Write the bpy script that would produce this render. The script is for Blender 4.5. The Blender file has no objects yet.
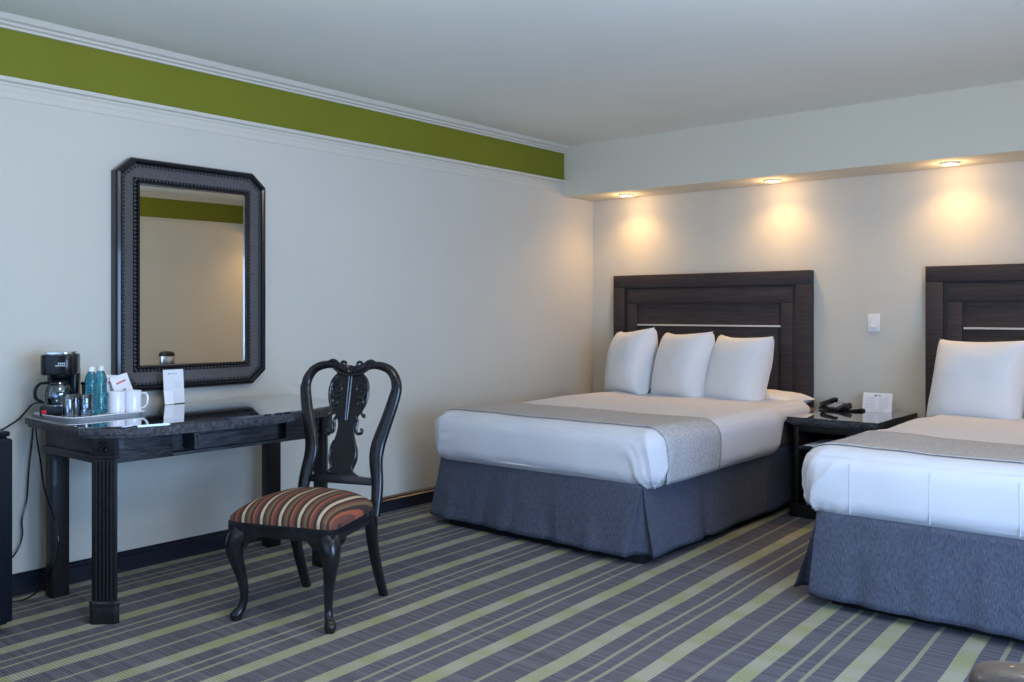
import bpy, bmesh, math, random
from mathutils import Vector, Matrix, noise
random.seed(7)
S = bpy.context.scene
C = S.collection
PI = math.pi

# ------------------------------------------------------------------ materials
def new_mat(name):
    m = bpy.data.materials.new(name); m.use_nodes = True
    nt = m.node_tree
    return m, nt, nt.nodes['Principled BSDF']

def simple(name, col, rough=0.5, metal=0.0, coat=0.0, spec=0.5, noise_amt=0.0, nscale=20, bump=0.0, bscale=200, stretch=(1,1,1), trans=0.0, ior=1.45, alpha=1.0):
    m, nt, b = new_mat(name)
    b.inputs['Base Color'].default_value = (*col, 1)
    b.inputs['Roughness'].default_value = rough
    b.inputs['Metallic'].default_value = metal
    b.inputs['Coat Weight'].default_value = coat
    b.inputs['Coat Roughness'].default_value = 0.05
    b.inputs['Specular IOR Level'].default_value = spec
    b.inputs['Transmission Weight'].default_value = trans
    b.inputs['IOR'].default_value = ior
    b.inputs['Alpha'].default_value = alpha
    if noise_amt or bump:
        tc = nt.nodes.new('ShaderNodeTexCoord'); mp = nt.nodes.new('ShaderNodeMapping')
        mp.inputs['Scale'].default_value = stretch
        nt.links.new(tc.outputs['Object'], mp.inputs['Vector'])
    if noise_amt:
        n = nt.nodes.new('ShaderNodeTexNoise'); n.inputs['Scale'].default_value = nscale; n.inputs['Detail'].default_value = 6
        r = nt.nodes.new('ShaderNodeValToRGB')
        lo = [max(0, c*(1-noise_amt)) for c in col]; hi = [min(1, c*(1+noise_amt)) for c in col]
        r.color_ramp.elements[0].position = 0.3; r.color_ramp.elements[1].position = 0.7
        r.color_ramp.elements[0].color = (*lo, 1); r.color_ramp.elements[1].color = (*hi, 1)
        nt.links.new(mp.outputs[0], n.inputs['Vector']); nt.links.new(n.outputs['Fac'], r.inputs[0])
        nt.links.new(r.outputs[0], b.inputs['Base Color'])
    if bump:
        n2 = nt.nodes.new('ShaderNodeTexNoise'); n2.inputs['Scale'].default_value = bscale; n2.inputs['Detail'].default_value = 4
        bp = nt.nodes.new('ShaderNodeBump'); bp.inputs['Strength'].default_value = bump; bp.inputs['Distance'].default_value = 0.01
        nt.links.new(mp.outputs[0], n2.inputs['Vector']); nt.links.new(n2.outputs['Fac'], bp.inputs['Height'])
        nt.links.new(bp.outputs[0], b.inputs['Normal'])
    return m

def emit(name, col, strength):
    m, nt, b = new_mat(name)
    b.inputs['Base Color'].default_value = (0, 0, 0, 1)
    b.inputs['Emission Color'].default_value = (*col, 1)
    b.inputs['Emission Strength'].default_value = strength
    return m

M = {}
M['wall'] = simple('wall_paint', (0.615, 0.59, 0.52), 0.85, noise_amt=0.02, nscale=1.5, bump=0.05, bscale=60)
M['ceiling'] = simple('ceiling_paint', (0.80, 0.80, 0.72), 0.9, noise_amt=0.02, nscale=1.2, bump=0.04, bscale=50)
M['soffit'] = simple('soffit_paint', (0.68, 0.64, 0.53), 0.88, noise_amt=0.02, nscale=1.2, bump=0.04, bscale=50)
M['green'] = simple('green_paint', (0.185, 0.190, 0.008), 0.75, noise_amt=0.05, nscale=2, bump=0.05, bscale=60)
M['trim'] = simple('trim_white', (0.63, 0.60, 0.52), 0.8)
M['base'] = simple('baseboard_dark', (0.012, 0.016, 0.026), 0.25, coat=0.5)
M['wood'] = simple('dark_wood', (0.010, 0.009, 0.010), 0.42, noise_amt=0.5, nscale=14, bump=0.15, bscale=60, stretch=(6, 1, 6), coat=0.08, spec=.35)
M['wood_grain'] = simple('dark_wood_grain', (0.026, 0.027, 0.034), 0.40, noise_amt=0.8, nscale=9, bump=0.4, bscale=30, stretch=(6, 1.2, 9), coat=0.08)
M['wood_top'] = simple('glass_covered_wood', (0.012, 0.012, 0.016), 0.05, coat=1.0, spec=0.9, ior=1.6)
M['wood_top'].node_tree.nodes['Principled BSDF'].inputs['Coat Roughness'].default_value = 0.015
M['wood_worn'] = simple('worn_wood_edge', (0.040, 0.040, 0.046), 0.5, noise_amt=0.9, nscale=60, bump=0.5, bscale=90, stretch=(1, 1, 1))
M['chair_wood'] = simple('chair_wood', (0.010, 0.009, 0.011), 0.24, noise_amt=0.5, nscale=18, bump=0.10, bscale=50, coat=0.25, spec=.4, stretch=(1, 1, .4))
M['head'] = simple('headboard_wood', (0.040, 0.033, 0.037), 0.5, noise_amt=0.30, nscale=6, bump=0.15, bscale=20, stretch=(1, 6, 14), coat=0.0, spec=.3)
M['head_dark'] = simple('headboard_groove', (0.010, 0.010, 0.014), 0.4)
M['chrome'] = simple('chrome', (0.75, 0.76, 0.78), 0.18, metal=1.0)
M['inlay'] = simple('pale_inlay', (0.62, 0.63, 0.62), 0.35, metal=0.2)
M['linen'] = simple('white_linen', (0.65, 0.645, 0.68), 0.85, bump=0.3, bscale=6)
M['pillow'] = simple('pillow_cotton', (0.76, 0.755, 0.76), 0.85, bump=0.6, bscale=7)
M['mattress'] = simple('mattress_ticking', (0.16, 0.12, 0.10), 0.8, noise_amt=0.4, nscale=30)
M['black'] = simple('black_plastic', (0.006, 0.007, 0.009), 0.22, coat=0.15, spec=.35)
M['black_matte'] = simple('black_matte', (0.006, 0.006, 0.008), 0.6)
M['plinth'] = simple('black_bed_plinth', (0.004, 0.004, 0.005), 0.7)
M['grey_plastic'] = simple('grey_plastic', (0.45, 0.46, 0.48), 0.4)
M['white_plastic'] = simple('white_plastic', (0.78, 0.79, 0.82), 0.3)
M['red'] = simple('red_switch', (0.7, 0.03, 0.04), 0.35)
M['paper'] = simple('white_paper', (0.80, 0.81, 0.85), 0.7)
M['paper_bright'] = simple('bright_card', (0.92, 0.94, 0.97), 0.6)
M['ink'] = simple('dark_ink', (0.08, 0.09, 0.11), 0.7)
M['ink_grey'] = simple('grey_ink', (0.42, 0.43, 0.47), 0.7)
M['ink_red'] = simple('red_ink', (0.75, 0.12, 0.12), 0.7)
M['brown_card'] = simple('brown_card', (0.13, 0.075, 0.045), 0.6, noise_amt=0.3, nscale=30)
M['ceramic'] = simple('white_ceramic', (0.80, 0.80, 0.86), 0.12, coat=0.6)
M['leather'] = simple('brown_leather', (0.075, 0.055, 0.045), 0.45, noise_amt=0.2, nscale=12, bump=0.15, bscale=120, coat=0.2)
M['mirror'] = simple('mirror_glass', (0.88, 0.88, 0.84), 0.01, metal=1.0)
M['mframe'] = simple('mirror_frame_dark', (0.006, 0.006, 0.009), 0.25, coat=0.3, spec=.4)
M['mpanel'] = simple('mirror_frame_panel', (0.085, 0.078, 0.078), 0.38, noise_amt=0.25, nscale=120, bump=0.5, bscale=260)
M['bead'] = simple('mirror_beads', (0.06, 0.06, 0.065), 0.12, coat=0.6)
M['fridge'] = simple('cabinet_blueblack', (0.004, 0.006, 0.012), 0.35, spec=.3)
M['white_metal'] = simple('downlight_trim', (0.75, 0.72, 0.66), 0.4)
M['globe'] = emit('fill_globe_glow', (1.0, .9, .76), 4)  # glow of the added fill globes
M['lamp'] = emit('lamp_lens', (1.0, 0.86, 0.62), 14)

def glass_mat(name, col, alpha=0.35, rough=0.03):
    # thin glass: clear see-through with a glossy skin
    m, nt, b = new_mat(name)
    nt.nodes.remove(b)
    out = nt.nodes['Material Output']
    tr = nt.nodes.new('ShaderNodeBsdfTransparent'); tr.inputs[0].default_value = (*col, 1)
    gl = nt.nodes.new('ShaderNodeBsdfGlossy'); gl.inputs['Roughness'].default_value = rough
    gl.inputs[0].default_value = (0.9, 0.95, 1, 1)
    fr = nt.nodes.new('ShaderNodeFresnel'); fr.inputs[0].default_value = 1.5
    ad = nt.nodes.new('ShaderNodeMath'); ad.operation = 'MULTIPLY_ADD'
    ad.inputs[1].default_value = 1.3; ad.inputs[2].default_value = alpha
    mx = nt.nodes.new('ShaderNodeMixShader')
    nt.links.new(fr.outputs[0], ad.inputs[0]); nt.links.new(ad.outputs[0], mx.inputs[0])
    nt.links.new(tr.outputs[0], mx.inputs[1]); nt.links.new(gl.outputs[0], mx.inputs[2])
    nt.links.new(mx.outputs[0], out.inputs[0])
    return m
M['glass'] = glass_mat('clear_glass', (0.86, 0.9, 0.93), 0.06)
M['window_glass'] = glass_mat('window_glass', (0.95, 0.98, 1), 0.0)

def bottle_mat():
    m, nt, b = new_mat('blue_bottle_plastic')
    b.inputs['Base Color'].default_value = (0.05, 0.42, 0.55, 1)
    b.inputs['Roughness'].default_value = 0.06
    b.inputs['Transmission Weight'].default_value = 0.75
    b.inputs['IOR'].default_value = 1.33
    b.inputs['Coat Weight'].default_value = 0.6
    return m
M['bottle'] = bottle_mat()

# --- carpet
def carpet_mat():
    m, nt, b = new_mat('striped_carpet')
    N = nt.nodes.new; L = nt.links.new
    b.inputs['Roughness'].default_value = 0.95
    b.inputs['Specular IOR Level'].default_value = 0.15
    tc = N('ShaderNodeTexCoord'); sp = N('ShaderNodeSeparateXYZ'); L(tc.outputs['Object'], sp.inputs[0])
    def math_(op, a, c=None, d=None):
        n = N('ShaderNodeMath'); n.operation = op
        for i, v in enumerate((a, c, d)):
            if v is None: continue
            if isinstance(v, (int, float)): n.inputs[i].default_value = v
            else: L(v, n.inputs[i])
        return n.outputs[0]
    wob = N('ShaderNodeTexNoise'); wob.inputs['Scale'].default_value = 2.2; wob.inputs['Detail'].default_value = 1
    L(tc.outputs['Object'], wob.inputs['Vector'])
    wobv = math_('MULTIPLY_ADD', wob.outputs['Fac'], 0.016, -0.008)
    x = math_('ADD', math_('MULTIPLY_ADD', sp.outputs['Y'], 0.045, sp.outputs['X']), wobv)
    # reference phase: wide stripe at x' = -1.561 + .09
    ph = math_('MODULO', math_('ADD', x, 1.471 + 0.032 + 0.546*30), 0.546)
    def band(a, w):
        g = math_('GREATER_THAN', ph, a); l = math_('LESS_THAN', ph, a + w)
        return math_('MULTIPLY', g, l)
    wide = math_('ADD', band(0.0, 0.064), band(0.268, 0.064))
    thin = math_('ADD', math_('ADD', band(0.160, 0.016), band(0.398, 0.015)), band(0.456, 0.015))
    # patchy yarn colours along the stripes
    mp = N('ShaderNodeMapping'); mp.inputs['Scale'].default_value = (0.8, 7, 1); L(tc.outputs['Object'], mp.inputs['Vector'])
    pn = N('ShaderNodeTexNoise'); pn.inputs['Scale'].default_value = 1.0; pn.inputs['Detail'].default_value = 2
    L(mp.outputs[0], pn.inputs['Vector'])
    rs = N('ShaderNodeValToRGB'); rs.color_ramp.elements[0].position = 0.38; rs.color_ramp.elements[1].position = 0.60
    rs.color_ramp.elements[0].color = (0.34, 0.345, 0.19, 1); rs.color_ramp.elements[1].color = (0.40, 0.38, 0.29, 1)
    L(pn.outputs['Fac'], rs.inputs[0])
    # base field: cross ribs of purple grey and slate
    mp2 = N('ShaderNodeMapping'); mp2.inputs['Scale'].default_value = (1.2, 60, 1); L(tc.outputs['Object'], mp2.inputs['Vector'])
    bn = N('ShaderNodeTexNoise'); bn.inputs['Scale'].default_value = 1.0; bn.inputs['Detail'].default_value = 3
    L(mp2.outputs[0], bn.inputs['Vector'])
    rb = N('ShaderNodeValToRGB'); rb.color_ramp.elements[0].position = 0.35; rb.color_ramp.elements[1].position = 0.65
    rb.color_ramp.elements[0].color = (0.108, 0.100, 0.115, 1); rb.color_ramp.elements[1].color = (0.168, 0.162, 0.185, 1)
    L(bn.outputs['Fac'], rb.inputs[0])
    mx = N('ShaderNodeMixRGB'); L(wide, mx.inputs[0]); L(rb.outputs[0], mx.inputs[1]); L(rs.outputs[0], mx.inputs[2])
    mx2 = N('ShaderNodeMixRGB'); L(math_('MULTIPLY', thin, 0.8), mx2.inputs[0]); L(mx.outputs[0], mx2.inputs[1])
    mx2.inputs[2].default_value = (0.37, 0.36, 0.24, 1)
    # ribs
    wv = N('ShaderNodeTexWave'); wv.wave_type = 'BANDS'; wv.bands_direction = 'Y'
    wv.inputs['Scale'].default_value = 28; wv.inputs['Distortion'].default_value = 1.2; wv.inputs['Detail'].default_value = 2
    L(tc.outputs['Object'], wv.inputs['Vector'])
    mul = N('ShaderNodeMixRGB'); mul.blend_type = 'MULTIPLY'; mul.inputs[0].default_value = 0.38
    L(mx2.outputs[0], mul.inputs[1]); L(wv.outputs['Color'], mul.inputs[2])
    br = N('ShaderNodeMixRGB'); br.blend_type = 'MULTIPLY'; br.inputs[0].default_value = 1.0
    br.inputs[2].default_value = (1.15, 1.15, 1.15, 1); L(mul.outputs[0], br.inputs[1])
    L(br.outputs[0], b.inputs['Base Color'])
    bp = N('ShaderNodeBump'); bp.inputs['Strength'].default_value = 0.4; bp.inputs['Distance'].default_value = 0.004
    L(wv.outputs['Fac'], bp.inputs['Height']); L(bp.outputs[0], b.inputs['Normal'])
    return m
M['carpet'] = carpet_mat()

# --- striped seat fabric
def seat_mat():
    m, nt, b = new_mat('striped_seat_fabric')
    N = nt.nodes.new; L = nt.links.new
    b.inputs['Roughness'].default_value = 0.8
    tc = N('ShaderNodeTexCoord'); sp = N('ShaderNodeSeparateXYZ'); L(tc.outputs['Object'], sp.inputs[0])
    a = N('ShaderNodeMath'); a.operation = 'ADD'; a.inputs[1].default_value = 1.995; L(sp.outputs['X'], a.inputs[0])
    d = N('ShaderNodeMath'); d.operation = 'DIVIDE'; d.inputs[1].default_value = 0.083; L(a.outputs[0], d.inputs[0])
    f = N('ShaderNodeMath'); f.operation = 'FRACT'; L(d.outputs[0], f.inputs[0])
    r = N('ShaderNodeValToRGB'); cr = r.color_ramp; cr.interpolation = 'CONSTANT'
    dark = (0.035, 0.018, 0.016); cream = (0.50, 0.38, 0.24); olive = (0.15, 0.10, 0.045); orange = (0.30, 0.075, 0.035); rust = (0.13, 0.045, 0.03)
    seq = [(0, cream), (.15, dark), (.26, rust), (.36, olive), (.48, dark), (.60, orange), (.70, rust), (.84, dark)]
    cr.elements[0].position = 0; cr.elements[0].color = (*seq[0][1], 1)
    cr.elements[1].position = seq[1][0]; cr.elements[1].color = (*seq[1][1], 1)
    for p, c in seq[2:]:
        e = cr.elements.new(p); e.color = (*c, 1)
    L(f.outputs[0], r.inputs[0]); L(r.outputs[0], b.inputs['Base Color'])
    n = N('ShaderNodeTexNoise'); n.inputs['Scale'].default_value = 300
    bp = N('ShaderNodeBump'); bp.inputs['Strength'].default_value = 0.2; bp.inputs['Distance'].default_value = 0.002
    L(tc.outputs['Object'], n.inputs['Vector']); L(n.outputs['Fac'], bp.inputs['Height']); L(bp.outputs[0], b.inputs['Normal'])
    return m
M['seat'] = seat_mat()

def weave(name, c1, c2, sx, sz, bump=0.3):
    m, nt, b = new_mat(name)
    N = nt.nodes.new; L = nt.links.new
    b.inputs['Roughness'].default_value = 0.9
    b.inputs['Specular IOR Level'].default_value = 0.2
    tc = N('ShaderNodeTexCoord')
    mp = N('ShaderNodeMapping'); mp.inputs['Scale'].default_value = (sx, sx, sz); L(tc.outputs['Object'], mp.inputs['Vector'])
    n = N('ShaderNodeTexNoise'); n.inputs['Scale'].default_value = 1; n.inputs['Detail'].default_value = 4
    L(mp.outputs[0], n.inputs['Vector'])
    r = N('ShaderNodeValToRGB'); r.color_ramp.elements[0].position = 0.35; r.color_ramp.elements[1].position = 0.65
    r.color_ramp.elements[0].color = (*c1, 1); r.color_ramp.elements[1].color = (*c2, 1)
    L(n.outputs['Fac'], r.inputs[0]); L(r.outputs[0], b.inputs['Base Color'])
    bp = N('ShaderNodeBump'); bp.inputs['Strength'].default_value = bump; bp.inputs['Distance'].default_value = 0.004
    L(n.outputs['Fac'], bp.inputs['Height']); L(bp.outputs[0], b.inputs['Normal'])
    return m
M['skirt'] = weave('slate_blue_skirt', (0.058, 0.064, 0.092), (0.105, 0.116, 0.155), 260, 60, 0.35)
M['runner'] = weave('grey_runner', (0.36, 0.35, 0.355), (0.52, 0.50, 0.50), 90, 90, 0.3)

# ------------------------------------------------------------------ helpers
def obj(name, bm, m, parent=None, smooth=True, kind=None):
    bmesh.ops.recalc_face_normals(bm, faces=bm.faces)
    me = bpy.data.meshes.new(name); bm.to_mesh(me); bm.free()
    mats = m if isinstance(m, (list, tuple)) else [m]
    for k in mats: me.materials.append(M[k])
    for p in me.polygons: p.use_smooth = smooth
    if smooth:
        try: me.set_sharp_from_angle(angle=math.radians(38))
        except Exception: pass
    o = bpy.data.objects.new(name, me); C.objects.link(o)
    if parent: o.parent = parent
    if kind: o['kind'] = kind
    return o

def tag(o, label, cat, group=None):
    o['label'] = label; o['category'] = cat
    if group: o['group'] = group
    return o

def thing(name, label, cat, loc=(0, 0, 0), rz=0, group=None):
    o = bpy.data.objects.new(name, None); C.objects.link(o)
    o.location = loc; o.rotation_euler = (0, 0, rz); o.empty_display_size = 0.1
    return tag(o, label, cat, group)

def copy_tree(o, parent=None):
    c = o.copy(); C.objects.link(c); c.parent = parent
    for ch in [k for k in bpy.data.objects if k.parent == o]: copy_tree(ch, c)
    return c

def box(bm, a, b, bev=0.0, seg=2, mat=0):
    a = Vector(a); b = Vector(b)
    lo = Vector((min(a.x, b.x), min(a.y, b.y), min(a.z, b.z))); hi = Vector((max(a.x, b.x), max(a.y, b.y), max(a.z, b.z)))
    vs = [bm.verts.new((x, y, z)) for x in (lo.x, hi.x) for y in (lo.y, hi.y) for z in (lo.z, hi.z)]
    F = [(0, 1, 3, 2), (4, 6, 7, 5), (0, 4, 5, 1), (2, 3, 7, 6), (0, 2, 6, 4), (1, 5, 7, 3)]
    fs = [bm.faces.new([vs[i] for i in f]) for f in F]
    for f in fs: f.material_index = mat
    if bev > 0:
        es = list({e for f in fs for e in f.edges})
        bmesh.ops.bevel(bm, geom=es, offset=bev, segments=seg, affect='EDGES', profile=0.5)

def prism(bm, pts, lo, hi, fn=None, bev=0.0, seg=2, mat=0):
    """pts 2D outline; extruded from lo to hi; fn(u,v,w)->xyz (default w up)"""
    fn = fn or (lambda u, v, w: (u, v, w))
    A = [bm.verts.new(fn(u, v, lo)) for u, v in pts]; B = [bm.verts.new(fn(u, v, hi)) for u, v in pts]
    n = len(pts)
    fs = [bm.faces.new(A[::-1]), bm.faces.new(B)]
    for i in range(n): fs.append(bm.faces.new((A[i], A[(i+1) % n], B[(i+1) % n], B[i])))
    for f in fs: f.material_index = mat
    if bev:
        es = list({e for f in fs[:2] for e in f.edges})
        bmesh.ops.bevel(bm, geom=es, offset=bev, segments=seg, affect='EDGES', profile=0.5)

def smooth_path(pts, sub=6):
    """catmull-rom through points with any number of components"""
    P = [tuple(p) for p in pts]; out = []
    P = [P[0]] + P + [P[-1]]
    for i in range(1, len(P)-2):
        p0, p1, p2, p3 = P[i-1:i+3]
        for k in range(sub):
            t = k/sub
            out.append(tuple(0.5*((2*b) + (-a+c)*t + (2*a-5*b+4*c-d)*t*t + (-a+3*b-3*c+d)*t**3) for a, b, c, d in zip(p0, p1, p2, p3)))
    out.append(P[-2]); return out

def tube(bm, pts, segs=12, ref=(0, 1, 0), sq=2.0, cap=True):
    """pts: (x,y,z,rx,ry) ; ry measured along ref side; sq superellipse exponent"""
    rings = []
    n = len(pts)
    for i, p in enumerate(pts):
        c = Vector(p[:3])
        a = Vector(pts[max(0, i-1)][:3]); b = Vector(pts[min(n-1, i+1)][:3])
        t = (b-a).normalized()
        r = Vector(ref); r = (r - t*r.dot(t))
        if r.length < 1e-4: r = Vector((1, 0, 0)) - t*t.x
        r.normalize(); s = t.cross(r).normalized()
        rx = p[3]; ry = p[4] if len(p) > 4 else p[3]
        ring = []
        for k in range(segs):
            an = 2*PI*(k+0.5)/segs
            ca, sa = math.cos(an), math.sin(an)
            ca = math.copysign(abs(ca)**(2/sq), ca); sa = math.copysign(abs(sa)**(2/sq), sa)
            ring.append(bm.verts.new(c + s*rx*ca + r*ry*sa))
        rings.append(ring)
    for a, b in zip(rings, rings[1:]):
        for k in range(segs):
            bm.faces.new((a[k], a[(k+1) % segs], b[(k+1) % segs], b[k]))
    if cap:
        bm.faces.new(rings[0][::-1]); bm.faces.new(rings[-1])

def lathe(bm, prof, segs=24, c=(0, 0, 0), closed=False):
    rings = []
    for r, z in prof:
        if r < 1e-6: rings.append([bm.verts.new((c[0], c[1], c[2]+z))])
        else: rings.append([bm.verts.new((c[0]+r*math.cos(2*PI*k/segs), c[1]+r*math.sin(2*PI*k/segs), c[2]+z)) for k in range(segs)])
    for a, b in zip(rings, rings[1:]):
        for k in range(segs):
            k2 = (k+1) % segs
            if len(a) == 1 and len(b) == 1: continue
            if len(a) == 1: bm.faces.new((a[0], b[k2], b[k]))
            elif len(b) == 1: bm.faces.new((a[k], a[k2], b[0]))
            else: bm.faces.new((a[k], a[k2], b[k2], b[k]))

def ball(bm, c, r, u=8, v=6, sc=(1, 1, 1)):
    bmesh.ops.create_uvsphere(bm, u_segments=u, v_segments=v, radius=r, matrix=Matrix.Translation(c) @ Matrix.Diagonal((*sc, 1)))

BM = bmesh.new

# ------------------------------------------------------------------ the room
XL, XR, YB, YF, ZC = -4.085, 1.0, 5.87, -1.8, 2.445
YS, ZS = 5.49, 2.068    # soffit face and underside
Z1, Z2 = 2.187, 2.393   # green band

bm = BM(); box(bm, (XL-.1, YF-.1, -.1), (XR+.1, YB+.1, 0)); obj('floor', bm, 'carpet', smooth=False, kind='structure')
bm = BM(); box(bm, (XL-.1, YF-.1, ZC), (XR+.1, YB+.1, ZC+.1)); obj('ceiling', bm, 'ceiling', smooth=False, kind='structure')
def wallx(name, x0, x1, holes=()):
    bm = BM()
    box(bm, (x0, YF, 0), (x1, YB, Z1), mat=0) if not holes else None
    if holes:
        (a, b, c, d) = holes
        box(bm, (x0, YF, 0), (x1, a, Z1)); box(bm, (x0, b, 0), (x1, YB, Z1))
        box(bm, (x0, a, 0), (x1, b, c)); box(bm, (x0, a, d), (x1, b, Z1))
    box(bm, (x0, YF, Z1), (x1, YB, ZC), mat=1)
    return obj(name, bm, ['wall', 'green'], smooth=False, kind='structure')
wallx('wall_left', XL-.1, XL)
WY0, WY1, WZ0, WZ1 = 0.2, 2.7, 0.12, 1.85
wallx('wall_right', XR, XR+.1, (WY0, WY1, WZ0, WZ1))
bm = BM(); box(bm, (XL-.1, YB, 0), (XR+.1, YB+.1, ZC)); obj('wall_back', bm, 'wall', smooth=False, kind='structure')
FX0, FX1, FZa, FZb = -3.2, .5, .25, 2.15
bm = BM(); box(bm, (XL-.1, YF-.1, 0), (FX0, YF, ZC)); box(bm, (FX1, YF-.1, 0), (XR+.1, YF, ZC)); box(bm, (FX0, YF-.1, 0), (FX1, YF, FZa)); box(bm, (FX0, YF-.1, FZb), (FX1, YF, ZC))
obj('wall_front', bm, 'wall', smooth=False, kind='structure')
# soffit box with recess holes simulated by downlight cans below
bm = BM(); box(bm, (XL, YS, ZS), (XR, YB, ZC)); obj('wall_soffit', bm, 'soffit', smooth=False, kind='structure')

def moulding(name, side, prof):
    """prof: list of (projection, z)"""
    bm = BM()
    x = XL if side < 0 else XR
    prism(bm, prof, YF, YS, fn=lambda u, v, w: (x - side*u, w, v))
    return obj(name, bm, 'trim', smooth=False, kind='structure')
crown = [(0, Z2), (.012, Z2), (.014, Z2+.010), (.026, Z2+.014), (.030, Z2+.024), (.044, Z2+.030), (.050, Z2+.040), (.058, ZC), (0, ZC)]
rail = [(0, Z1-.085), (.005, Z1-.085), (.006, Z1-.060), (.008, Z1-.052), (.009, Z1-.036), (.014, Z1-.030), (.016, Z1-.022), (.030, Z1-.016), (.032, Z1), (0, Z1)]
moulding('trim_1', -1, crown); moulding('trim_2', -1, rail)
moulding('trim_3', 1, crown); moulding('trim_4', 1, rail)
def baseb(name, a, b, axis):
    bm = BM()
    pr = [(0, 0), (.020, 0), (.020, .068), (.014, .074), (.014, .082), (.006, .091), (0, .091)]
    if axis == 'L': prism(bm, pr, a, b, fn=lambda u, v, w: (XL+u, w, v))
    if axis == 'R': prism(bm, pr, a, b, fn=lambda u, v, w: (XR-u, w, v))
    if axis == 'B': prism(bm, pr, a, b, fn=lambda u, v, w: (w, YB-u, v))
    if axis == 'F': prism(bm, pr, a, b, fn=lambda u, v, w: (w, YF+u, v))
    obj(name, bm, 'base', smooth=False, kind='structure')
baseb('baseboard_left', YF, YB, 'L'); baseb('baseboard_right', YF, YB, 'R')
baseb('baseboard_back', XL+.02, XR-.02, 'B'); baseb('baseboard_front', XL+.02, XR-.02, 'F')

# window in the right wall
wr = bpy.data.objects.new('window_1', None); C.objects.link(wr); wr['kind'] = 'structure'
bm = BM()
t = .05
box(bm, (XR+.02, WY0, WZ0), (XR+.08, WY0+t, WZ1)); box(bm, (XR+.02, WY1-t, WZ0), (XR+.08, WY1, WZ1))
box(bm, (XR+.02, WY0+t, WZ0), (XR+.08, WY1-t, WZ0+t)); box(bm, (XR+.02, WY0+t, WZ1-t), (XR+.08, WY1-t, WZ1))
for k in (1, 2):
    y = WY0 + (WY1-WY0)*k/3
    box(bm, (XR+.025, y-.02, WZ0+t), (XR+.075, y+.02, WZ1-t))
obj('window_frame', bm, 'white_plastic', wr, smooth=False)
bm = BM(); box(bm, (XR+.048, WY0+t, WZ0+t), (XR+.052, WY1-t, WZ1-t)); obj('window_pane', bm, 'window_glass', wr, smooth=False)

wf = bpy.data.objects.new('window_added_fill', None); C.objects.link(wf); wf['kind'] = 'structure'  # window added behind the camera for soft blue fill
bm = BM()
box(bm, (FX0, YF-.08, FZa), (FX0+t, YF-.02, FZb)); box(bm, (FX1-t, YF-.08, FZa), (FX1, YF-.02, FZb))
box(bm, (FX0+t, YF-.08, FZa), (FX1-t, YF-.02, FZa+t)); box(bm, (FX0+t, YF-.08, FZb-t), (FX1-t, YF-.02, FZb))
for k in (1, 2, 3):
    x = FX0 + (FX1-FX0)*k/4
    box(bm, (x-.02, YF-.075, FZa+t), (x+.02, YF-.025, FZb-t))
obj('window_frame', bm, 'white_plastic', wf, smooth=False)
bm = BM(); box(bm, (FX0+t, YF-.052, FZa+t), (FX1-t, YF-.048, FZb-t)); obj('window_pane', bm, 'window_glass', wf, smooth=False)

# ------------------------------------------------------------------ downlights
LX = [-3.653, -2.515, -1.43, -0.34, 0.66]
def downlight():
    r = thing('downlight', '', 'ceiling light')
    bm = BM()
    lathe(bm, [(.036, -.004), (.040, -.010), (.048, -.012), (.054, -.008), (.056, 0), (.036, 0), (.036, -.004)], 32); obj('trim_ring', bm, 'white_metal', r)
    bm = BM(); lathe(bm, [(0, -.006), (.018, -.0055), (.034, -.003), (.036, -.001), (0, -.001)], 32); obj('lens', bm, 'lamp', r)
    return r
dl_labels = ['round recessed downlight in the soffit nearest the green-banded wall corner',
             'round recessed downlight above the right end of the headboard behind the three pillows',
             'round recessed downlight in the soffit just left above the headboard cut off by the frame',
             'round recessed downlight over the far bed, outside the photo on the right',
             'round recessed downlight farthest right in the soffit, by the window wall']
dl0 = downlight()
dls = [dl0] + [copy_tree(dl0) for _ in LX[1:]]
for i, x in enumerate(LX):
    d = dls[i]
    d.location = (x, 5.675, ZS); d['label'] = dl_labels[i]; d['group'] = 'recessed downlights in the soffit'
    ld = bpy.data.lights.new('downlight_lamp', 'SPOT'); ld.energy = 20; ld.color = (1.0, 0.58, 0.22)
    ld.spot_size = math.radians(146); ld.spot_blend = 1.0; ld.shadow_soft_size = 0.05
    lo = bpy.data.objects.new('downlight_lamp', ld); C.objects.link(lo); lo.location = (0, 0.02, -.02)
    lo.rotation_euler = (math.radians(-8), 0, 0)
    lo.parent = d
    l2 = bpy.data.lights.new('downlight_spill', 'POINT'); l2.energy = 1.7; l2.color = (1.0, 0.62, 0.30); l2.shadow_soft_size = .03
    o2 = bpy.data.objects.new('downlight_spill', l2); C.objects.link(o2); o2.location = (0, 0, -.055); o2.parent = d

# ------------------------------------------------------------------ desk
DZ = .767
desk = thing('desk', 'long black wooden writing desk with bowed glass-covered top against the left wall', 'desk', (-3.75, 2.2, 0))
O = Vector((-3.75, 2.2, 0))
def L2(pts): return [(x-O.x, y-O.y) for x, y in pts]
bow = smooth_path([(-3.44, 1.565), (-3.345, 1.655), (-3.29, 1.89), (-3.268, 2.15), (-3.272, 2.42), (-3.325, 2.66), (-3.42, 2.83)], 5)
outline = [(-3.985, 1.590), (-3.44, 1.565)] + bow[5:] + [(-3.45, 2.855), (-3.985, 2.905)]
def offset_in(pts, d):
    cx = sum(p[0] for p in pts)/len(pts); cy = sum(p[1] for p in pts)/len(pts)
    out = []
    for x, y in pts:
        v = Vector((x-cx, y-cy)); l = v.length
        out.append((cx+v.x*(1-d/l), cy+v.y*(1-d/l)))
    return out
bm = BM(); prism(bm, L2(outline), DZ-.008, DZ, bev=.0015, seg=1); obj('glass_top', bm, 'wood_top', desk)
bm = BM()
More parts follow.
